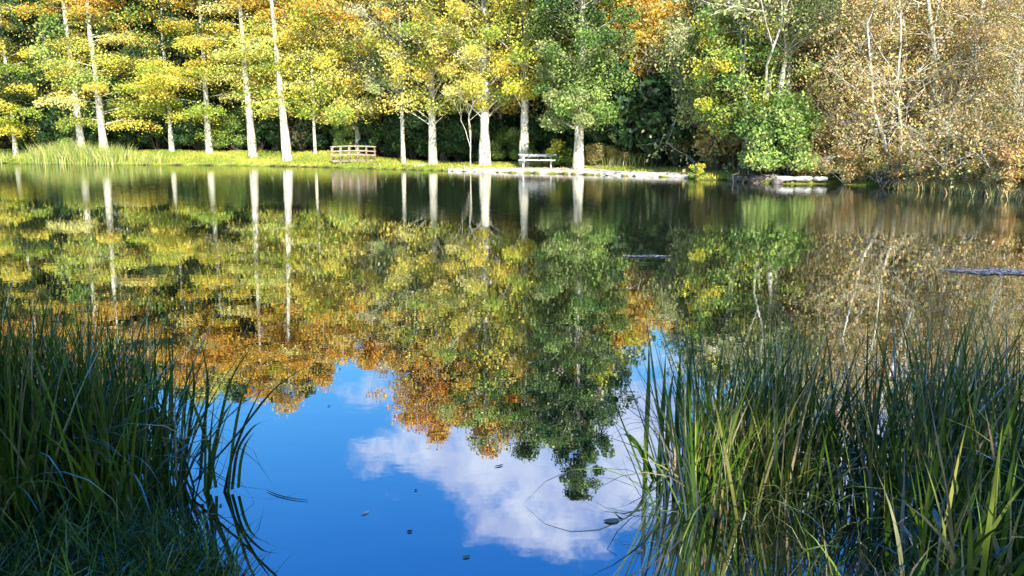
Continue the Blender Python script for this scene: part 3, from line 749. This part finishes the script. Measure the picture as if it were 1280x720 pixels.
for i, (px, n_, lab) in enumerate([(943, 7, 'dark tangle of exposed roots overhanging the water below the reddish trunk'), (1121, 9, 'dark hollow of roots at the water under the many-stemmed tan tree')]):
    x, y = at_z(px, float(np.interp(px, *zip(*FARPX)))); g = MB()
    for _ in range(n_):
        a = RNG.uniform(-1, 1); e = np.array([a*.9+RNG.normal(0, .15), -.3+RNG.normal(0, .15), -.15]); s0 = np.array([a*.5, .9, .55+.1*RNG.random()])
        m0 = (s0+e)/2+np.array([RNG.normal(0, .25), -.15+RNG.normal(0, .15), RNG.uniform(-.05, .3)]); g.tube(np.stack([s0, m0, (m0+e)/2+RNG.normal(0, .12, 3), e]), np.array([.06, .045, .03, .015])*RNG.uniform(.5, 1.3), 6)
    for _ in range(3):
        a = RNG.uniform(-.7, .7); g.tube(np.stack([[a, .5, .1], [a+.1, .2, .2], [a+.3, -.2, .1], [a+.6, -.4, .3]]), [.12, .1, .07, .02], 7)
    o = g.build('root_tangle', DARKB, smooth=True); o.location = (x, y, 0); tag(o, lab, 'roots', 'root tangles at the water')
# stump/post at shore
g = MB(); g.tube([[0, 0, -.2], [0, 0, .1], [.01, 0, .42]], [.05, .05, .045], 8); o = g.build('mooring_post', GREYB); x, y = at_z(580, 214.4); o.location = (x, y+.1, 0)
tag(o, 'short grey post at the water left of the gravel strip', 'post')

# ------------------------------------------------------------------ foreground reeds
REED = [(.028, .06, .008), (.045, .09, .010), (.075, .13, .014), (.12, .17, .025)]
REEDL = [(.09, .16, .02), (.13, .21, .03), (.2, .26, .04), (.28, .28, .07)]
TANR = [(.32, .27, .14), (.22, .17, .09), (.4, .33, .2)]
def reed_bed(name, tufts, label, cat, cols, per=(8, 15), ln=(.78, 1.3), wd=(.008, .018), bent=.12, dry=.08, kind=None, group=None, lean=.22, hf=None, origin=None):
    mb = MB(); R_, Ls, Ws, Le, Cu, Di, Cc = [], [], [], [], [], [], []
    for (x, y) in tufts:
        n = RNG.integers(*per); z = max(-.25, gz(x, y))
        hs = hf(x, y) if hf else 1.0
        for _ in range(n):
            R_.append((x+RNG.normal(0, .045), y+RNG.normal(0, .045), z-.02)); th = RNG.random()*6.283
            Di.append(th); ll = RNG.uniform(*ln)*hs-min(0, z)*.6
            b_ = RNG.random() < bent
            Ls.append(ll); Ws.append(RNG.uniform(*wd)); Le.append(abs(RNG.normal(0, lean*.6))+(.15 if b_ else 0)); Cu.append(RNG.uniform(1.0, 2.4) if b_ else abs(RNG.normal(.12, .28)))
            if RNG.random() < dry: Cc.append(pal(TANR, 1)[0])
            else: Cc.append(pal(cols, 1)[0])
    R_ = np.array(R_); o3 = np.array([origin[0], origin[1], 0]) if origin else np.zeros(3)
    blades(mb, R_-o3, np.array(Ls), np.array(Ws), np.array(Le), np.array(Cc), 8, np.array(Cu), np.array(Di))
    ob = mb.build(name, BLADE); ob.location = o3
    tag(ob, label, cat, group, kind); return ob
def sample_px(poly, n):
    xs_, ys_ = zip(*poly); out = []
    while len(out) < n:
        a = random.uniform(min(xs_), max(xs_)); b_ = random.uniform(min(ys_), max(ys_))
        ins = False
        for i in range(len(poly)):
            x1, y1 = poly[i]; x2, y2 = poly[i-1]
            if (y1 > b_) != (y2 > b_) and a < (x2-x1)*(b_-y1)/(y2-y1)+x1: ins = not ins
        if ins: out.append(at_z(a, b_))
    return out
reed_bed('reed_bed', sample_px([(-260, 545), (60, 555), (190, 575), (235, 600), (225, 650), (150, 690), (20, 720), (-300, 760)], 290),
         'dense dark green reed bed filling the near left corner', 'reeds', REED, kind='stuff', bent=.2, dry=.1, lean=.3)
reed_bed('reed_bed', sample_px([(1050, 590), (1120, 530), (1300, 520), (1500, 540), (1540, 760), (1300, 740), (1150, 700), (1050, 650)], 195),
         'tangled green reed bed with dry tan blades filling the near right corner', 'reeds', REED+REED+REEDL, per=(6, 13), bent=.3, dry=.28, kind='stuff', wd=(.008, .02), lean=.3)
reed_bed('reed_bed', sample_px([(1080, 700), (1200, 690), (1500, 720), (1400, 850), (1180, 820)], 45),
         'nearest green blades at the bottom right corner', 'reeds', REED+REEDL, per=(5, 9), bent=.2, dry=.1, kind='stuff', ln=(.5, .95), wd=(.012, .026), lean=.35)
reed_bed('reed_clump', sample_px([(835, 600), (900, 570), (1000, 565), (1050, 600), (990, 650), (860, 645)], 82), 'green reed clump standing apart in the water left of the near right reed bed', 'reeds', REED+REED+REEDL,
         per=(7, 13), ln=(.75, 1.25), bent=.2, dry=.14, lean=.27, origin=at_z(920, 610))
# outer blades of the left bed leaning over the water
def hand_blade(name, blades_, label, w=.013, cols=REED, origin_px=None):
    mb = MB()
    for (pts, D0) in blades_:
        P = np.array([at_d(a, b_, D0+.02*i) for i, (a, b_) in enumerate(pts)])
        q = np.linspace(0, len(P)-1, 14); P = np.stack([np.interp(q, np.arange(len(P)), P[:, k_]) for k_ in range(3)], 1)
        for _ in range(2): P[1:-1] = (P[:-2]+2*P[1:-1]+P[2:])/4
        c = pal(cols, 1)[0]; tt = np.linspace(0, 1, 14)
        ww = w*(np.minimum(1, (1-tt)*2.2))+.001; side_ = np.array([.9, .45, 0])
        V = np.concatenate([P-side_*ww[:, None]/2, P+np.array([0, .004, 0])*(1-tt)[:, None], P+side_*ww[:, None]/2]) 
        n = 14; i = np.arange(n-1)[:, None]
        f_ = np.concatenate([np.stack([i+k_*n, i+1+k_*n, i+1+(k_+1)*n, i+(k_+1)*n], -1).reshape(-1, 4) for k_ in (0, 1)])
        mb.add(V, f_, c)
    o = mb.build(name, BLADE, smooth=True)
    x, y = at_z(*origin_px); me = o.data; me.transform(__import__('mathutils').Matrix.Translation((-x, -y, 0))); o.location = (x, y, 0)
    tag(o, label, 'reeds', 'stray reed tufts in open water')
def at_base(px, py): return at_z(px, py)[1]
Dl = at_base(285, 615)
hand_blade('reed_tuft', [([(262, 612), (272, 540), (288, 470), (322, 424)], Dl), ([(240, 605), (300, 540), (345, 480), (415, 440)], Dl), ([(285, 615), (290, 560), (300, 500), (322, 455)], Dl),
    ([(290, 612), (296, 560), (318, 530), (340, 524)], Dl), ([(280, 618), (290, 570), (310, 520), (330, 480)], Dl), ([(250, 600), (254, 540), (262, 480), (250, 420)], Dl), ([(228, 600), (236, 540), (244, 480), (238, 440)], Dl),
    ([(270, 610), (262, 560), (240, 500), (222, 455)], Dl), ([(255, 620), (266, 560), (278, 520), (300, 490)], Dl), ([(298, 610), (300, 580), (306, 555), (318, 540)], Dl), ([(205, 590), (212, 520), (215, 460), (205, 400)], Dl)],
    'stray dark blades arching over open water right of the near left reed bed', w=.016, origin_px=(270, 612))
Dr = at_base(822, 600)
hand_blade('reed_tuft', [([(806, 610), (808, 540), (811, 480), (811, 425)], Dr), ([(822, 618), (826, 550), (830, 490), (832, 440)], Dr), ([(843, 610), (846, 540), (848, 480), (852, 425)], Dr), ([(832, 612), (834, 560), (836, 500), (843, 460)], Dr),
    ([(818, 600), (800, 560), (782, 540), (770, 548)], Dr), ([(855, 615), (858, 540), (861, 470), (868, 410)], Dr)],
    'thick dark upright reed leaves at the water left of the standing reed clump', w=.034, origin_px=(822, 605))

# bank grass near left
k = 5200; xs_, ys_ = [], []
tu = sample_px([(-200, 640), (60, 620), (200, 650), (280, 700), (330, 790), (-250, 900)], k)
P = np.array(tu); Z = ground(P[:, 0], P[:, 1])
g = MB(); blades(g, np.stack([P[:, 0], P[:, 1], Z-.02], 1), RNG.uniform(.12, .38, k), RNG.uniform(.004, .009, k), RNG.uniform(0, .7, k), pal(REED+REED+REEDL, k, None, .25), 4, RNG.uniform(.3, 1.6, k))
tag(g.build('bank_grass', BLADE), 'low dark grass matting the near left bank', 'grass', kind='stuff')
k = 900; P = np.array(sample_px([(1000, 690), (1300, 670), (1500, 640), (1500, 850), (1050, 850)], k)); Z = np.maximum(ground(P[:, 0], P[:, 1]), -.08)
g = MB(); blades(g, np.stack([P[:, 0], P[:, 1], Z-.02], 1), RNG.uniform(.15, .5, k), RNG.uniform(.004, .011, k), RNG.uniform(0, .8, k), pal(REED+REEDL+TANR, k, None, .25), 4, RNG.uniform(.3, 1.6, k))
tag(g.build('bank_grass', BLADE), 'low grass and sedge along the near right bank', 'grass', kind='stuff')

# ------------------------------------------------------------------ things floating on the water
def floater(px, py, ln, wd, ang, col, label, name='floating_leaf', cat='leaf', group='leaves floating on the water'):
    g = MB(); n = 7; t_ = np.linspace(-1, 1, n); w_ = (1-t_**2)**.6*wd/2; V = []
    for s_ in (-1, 0, 1): V += [[a*ln/2, s_*w+.08*ln*a*a, .003+.003*abs(s_)+.02*min(ln, .1)*a*a] for a, w in zip(t_, w_)]
    i = np.arange(n-1)[:, None]; f_ = np.concatenate([np.stack([i+k_*n, i+1+k_*n, i+1+(k_+1)*n, i+(k_+1)*n], -1).reshape(-1, 4) for k_ in (0, 1)])
    g.add(V, f_, col); o = g.build(name, LEAF, smooth=True); x, y = at_z(px, py); o.location = (x, y, 0); o.rotation_euler = (0, 0, ang); tag(o, label, cat, group)
floater(765, 652, .09, .05, .2, (.5, .42, .3), 'pale curled leaf floating right of centre')
floater(457, 642, .055, .02, .8, (.5, .55, .5), 'tiny pale leaf floating left of centre')
floater(512, 665, .03, .02, 0, (.1, .08, .05), 'tiny dark speck of leaf floating near the bottom centre')
floater(583, 697, .04, .02, .4, (.45, .4, .2), 'tiny tan leaf floating at the bottom centre')
floater(624, 583, .06, .02, .5, (.6, .6, .55), 'tiny white leaf floating in the cloud reflection')
floater(355, 622, .30, .012, -.45, (.16, .25, .12), 'long green blade floating right of the near left reeds', name='floating_leaf', group='leaves floating on the water')
floater(800, 690, .04, .015, .4, (.3, .22, .1), 'tiny brown leaf floating below the pale curled leaf')
for i in range(6):
    px, py = random.uniform(235, 820), random.uniform(470, 715)
    if random.random() < .5: px, py = random.uniform(235, 330), random.uniform(600, 700)
    floater(px, py, random.uniform(.015, .035), random.uniform(.01, .02), random.random()*6, random.choice([(.35, .28, .1), (.2, .14, .06), (.5, .45, .3)]), 'tiny autumn leaf fleck lying on the open water')
# floating weed mat on the right
MAT = noise_mat('water_weed', [(.35, (.10, .10, .10)), (.55, (.30, .29, .36)), (.7, (.2, .24, .12))], (8, 8, 8), bump=.5, bdist=.02)
for nm, px, py, rx, ry, nn, lab in [('floating_weed', 1250, 340, .75, .28, 800, 'lilac-grey mat of floating weed near the right edge of the lake'), ('floating_weed', 808, 321, .42, .07, 110, 'thin dark streak of floating weed in the middle distance')]:
    x, y = at_z(px, py); k = nn; r_ = np.sqrt(RNG.random(k)); th = RNG.random(k)*6.283
    q = np.stack([rx*r_*np.cos(th)*(1+.25*np.sin(3*th)), ry*r_*np.sin(th)*(1+.3*np.sin(5*th+1)), .008+.012*RNG.random(k)], 1)
    g = MB(); leaves(g, q, np.stack([RNG.normal(0, .15, k), RNG.normal(0, .15, k), np.ones(k)], 1), .04*(.6+.8*RNG.random(k)), pal([(.14, .14, .19), (.08, .1, .08), (.22, .22, .30)], k))
    o = g.build(nm, LEAF); o.location = (x, y, 0); tag(o, lab, 'water weed', 'mats of floating weed')

# ------------------------------------------------------------------ trees behind the photographer that shade the near bank
SUN_AZ = math.radians(17)      # to the right of straight behind
SUN_EL = math.radians(36)
sund = np.array([math.sin(SUN_AZ)*math.cos(SUN_EL), -math.cos(SUN_AZ)*math.cos(SUN_EL), math.sin(SUN_EL)])
shp = make_tree('tree', 14, .3, 2.4, 3.0, 'round', DGR+GRN, 15000, bark=GREYB, leafs=.24)
shp2 = make_tree('tree', 13, .25, 3.4, 2.8, 'round', GRN, 3800, bark=GREYB, leafs=.2, density=.7)
for i, (x, y, s, lab) in enumerate([(-4.6, -5.0, .8, 'leftmost of four'), (-2.0, -6.4, 1.0, 'second from left of four'), (.9, -6.0, .9, 'third from left of four'), (6.6, -6.2, .95, 'thin-leaved rightmost of four')]):
    o = (shp2 if i == 3 else shp) if i in (0, 3) else copy_tree(shp)
    o.location = (x, y, gz(x, y)); o.scale = (s, s, s); o.rotation_euler = (0, 0, i*1.7)
    tag(o, f'green tree on the near bank behind the viewpoint, {lab}', 'tree', 'trees shading the near bank')

# ------------------------------------------------------------------ light and sky
sun = bpy.data.lights.new('sun', 'SUN'); sun.energy = 5.0; sun.angle = math.radians(.5); sun.color = (1, .95, .86)
so = bpy.data.objects.new('sun', sun); COL.objects.link(so)
so.rotation_euler = Vector(-sund).to_track_quat('-Z', 'Y').to_euler(); so.location = (10, -20, 30)
w = bpy.data.worlds.new('World'); SC.world = w; w.use_nodes = True; nt = w.node_tree; nt.nodes.clear()
out = N(nt, 'ShaderNodeOutputWorld'); bg = N(nt, 'ShaderNodeBackground'); bg.inputs['Strength'].default_value = .08; L(nt, bg.outputs[0], out.inputs[0])
sky = N(nt, 'ShaderNodeTexSky', sky_type='NISHITA'); sky.sun_disc = False; sky.sun_elevation = SUN_EL
sky.sun_rotation = math.atan2(sund[0], sund[1]); sky.air_density = 1.2; sky.dust_density = .3; sky.ozone_density = 3.0
hs = N(nt, 'ShaderNodeHueSaturation'); hs.inputs['Saturation'].default_value = 1.42; hs.inputs['Hue'].default_value = .506; hs.inputs['Value'].default_value = 1.15; L(nt, sky.outputs[0], hs.inputs['Color'])
tc = N(nt, 'ShaderNodeTexCoord'); sp_ = N(nt, 'ShaderNodeSeparateXYZ'); L(nt, tc.outputs['Generated'], sp_.inputs[0])
ya = N(nt, 'ShaderNodeMath', operation='MAXIMUM'); ya.inputs[1].default_value = .05; L(nt, sp_.outputs['Y'], ya.inputs[0])
du = N(nt, 'ShaderNodeMath', operation='DIVIDE'); L(nt, sp_.outputs['X'], du.inputs[0]); L(nt, ya.outputs[0], du.inputs[1])
dv = N(nt, 'ShaderNodeMath', operation='DIVIDE'); L(nt, sp_.outputs['Z'], dv.inputs[0]); L(nt, ya.outputs[0], dv.inputs[1])
cb = N(nt, 'ShaderNodeCombineXYZ'); L(nt, du.outputs[0], cb.inputs[0]); L(nt, dv.outputs[0], cb.inputs[1])
acc = None
def skyuv(px, py):
    d = ray(px, py); return d[0]/d[1], -d[2]/d[1]
for (px, py, rx, ry, amp) in [(575, 558, .11, .085, .95), (660, 600, .14, .12, 1.0), (705, 660, .10, .06, .9), (770, 570, .15, .13, .95), (900, 540, .16, .10, .8), (1090, 560, .2, .14, .9),
                         (455, 575, .045, .035, .55), (495, 615, .03, .025, .42), (880, 450, .14, .03, .7), (450, 487, .07, .03, .62), (1500, 500, .3, .2, .8), (-200, 560, .3, .12, .7)]:
    u_, v_ = skyuv(px, py)
    s1 = N(nt, 'ShaderNodeVectorMath', operation='SUBTRACT'); s1.inputs[1].default_value = (u_, v_, 0); L(nt, cb.outputs[0], s1.inputs[0])
    s2 = N(nt, 'ShaderNodeVectorMath', operation='DIVIDE'); s2.inputs[1].default_value = (rx, ry, 1); L(nt, s1.outputs[0], s2.inputs[0])
    s3 = N(nt, 'ShaderNodeVectorMath', operation='LENGTH'); L(nt, s2.outputs[0], s3.inputs[0])
    s4 = N(nt, 'ShaderNodeMapRange', interpolation_type='SMOOTHSTEP'); s4.inputs['From Min'].default_value = 1.5; s4.inputs['From Max'].default_value = .2
    s4.inputs['To Min'].default_value = 0; s4.inputs['To Max'].default_value = amp; L(nt, s3.outputs['Value'], s4.inputs['Value'])
    if acc is None: acc = s4.outputs[0]
    else:
        mm = N(nt, 'ShaderNodeMath', operation='MAXIMUM'); L(nt, acc, mm.inputs[0]); L(nt, s4.outputs[0], mm.inputs[1]); acc = mm.outputs[0]
nz = N(nt, 'ShaderNodeTexNoise'); nz.inputs['Scale'].default_value = 9; nz.inputs['Detail'].default_value = 7; nz.inputs['Roughness'].default_value = .62; L(nt, cb.outputs[0], nz.inputs['Vector'])
ad = N(nt, 'ShaderNodeMath', operation='MULTIPLY_ADD'); ad.inputs[1].default_value = 2.3; L(nt, nz.outputs['Fac'], ad.inputs[0]); L(nt, acc, ad.inputs[2])
cm = N(nt, 'ShaderNodeMapRange', interpolation_type='SMOOTHSTEP'); cm.inputs['From Min'].default_value = 1.5; cm.inputs['From Max'].default_value = 2.15; cm.inputs['To Max'].default_value = .75
L(nt, ad.outputs[0], cm.inputs['Value'])
cmx = N(nt, 'ShaderNodeMix', data_type='RGBA'); L(nt, cm.outputs[0], cmx.inputs[0]); 
gr = N(nt, 'ShaderNodeMapRange'); gr.inputs['From Min'].default_value = .18; gr.inputs['From Max'].default_value = .52; L(nt, sp_.outputs['Z'], gr.inputs['Value'])
gm = N(nt, 'ShaderNodeMix', data_type='RGBA'); L(nt, gr.outputs[0], gm.inputs[0]); gm.inputs[6].default_value = (1.35, 1.45, 1.2, 1); gm.inputs[7].default_value = (1.05, .98, 1.22, 1)
gx = N(nt, 'ShaderNodeMix', data_type='RGBA', blend_type='MULTIPLY'); gx.inputs[0].default_value = 1; L(nt, hs.outputs[0], gx.inputs[6]); L(nt, gm.outputs[2], gx.inputs[7])
L(nt, gx.outputs[2], cmx.inputs[6])

n5 = N(nt, 'ShaderNodeTexNoise'); n5.inputs['Scale'].default_value = 16; n5.inputs['Detail'].default_value = 6; L(nt, cb.outputs[0], n5.inputs['Vector'])
c5 = N(nt, 'ShaderNodeMix', data_type='RGBA'); r5 = N(nt, 'ShaderNodeMapRange'); r5.inputs['From Min'].default_value = .38; r5.inputs['From Max'].default_value = .62; L(nt, n5.outputs['Fac'], r5.inputs['Value'])
L(nt, r5.outputs[0], c5.inputs[0]); c5.inputs[6].default_value = (4.9, 5.4, 7.4, 1); c5.inputs[7].default_value = (7.6, 7.9, 8.8, 1); L(nt, c5.outputs[2], cmx.inputs[7])
L(nt, cmx.outputs[2], bg.inputs['Color'])

SC.view_settings.view_transform = 'Standard'; SC.view_settings.look = 'None'; SC.view_settings.gamma = 1; SC.view_settings.exposure = 1.4
SC.render.engine = 'CYCLES'
SC.cycles.max_bounces = 6; SC.cycles.diffuse_bounces = 3; SC.cycles.glossy_bounces = 3; SC.cycles.transmission_bounces = 3
SC.cycles.use_denoising = True

for o in COL.objects:
    l_ = o.get('label')
    if l_ and not o.parent and len(l_.split()) > 16: print('LONG', l_)
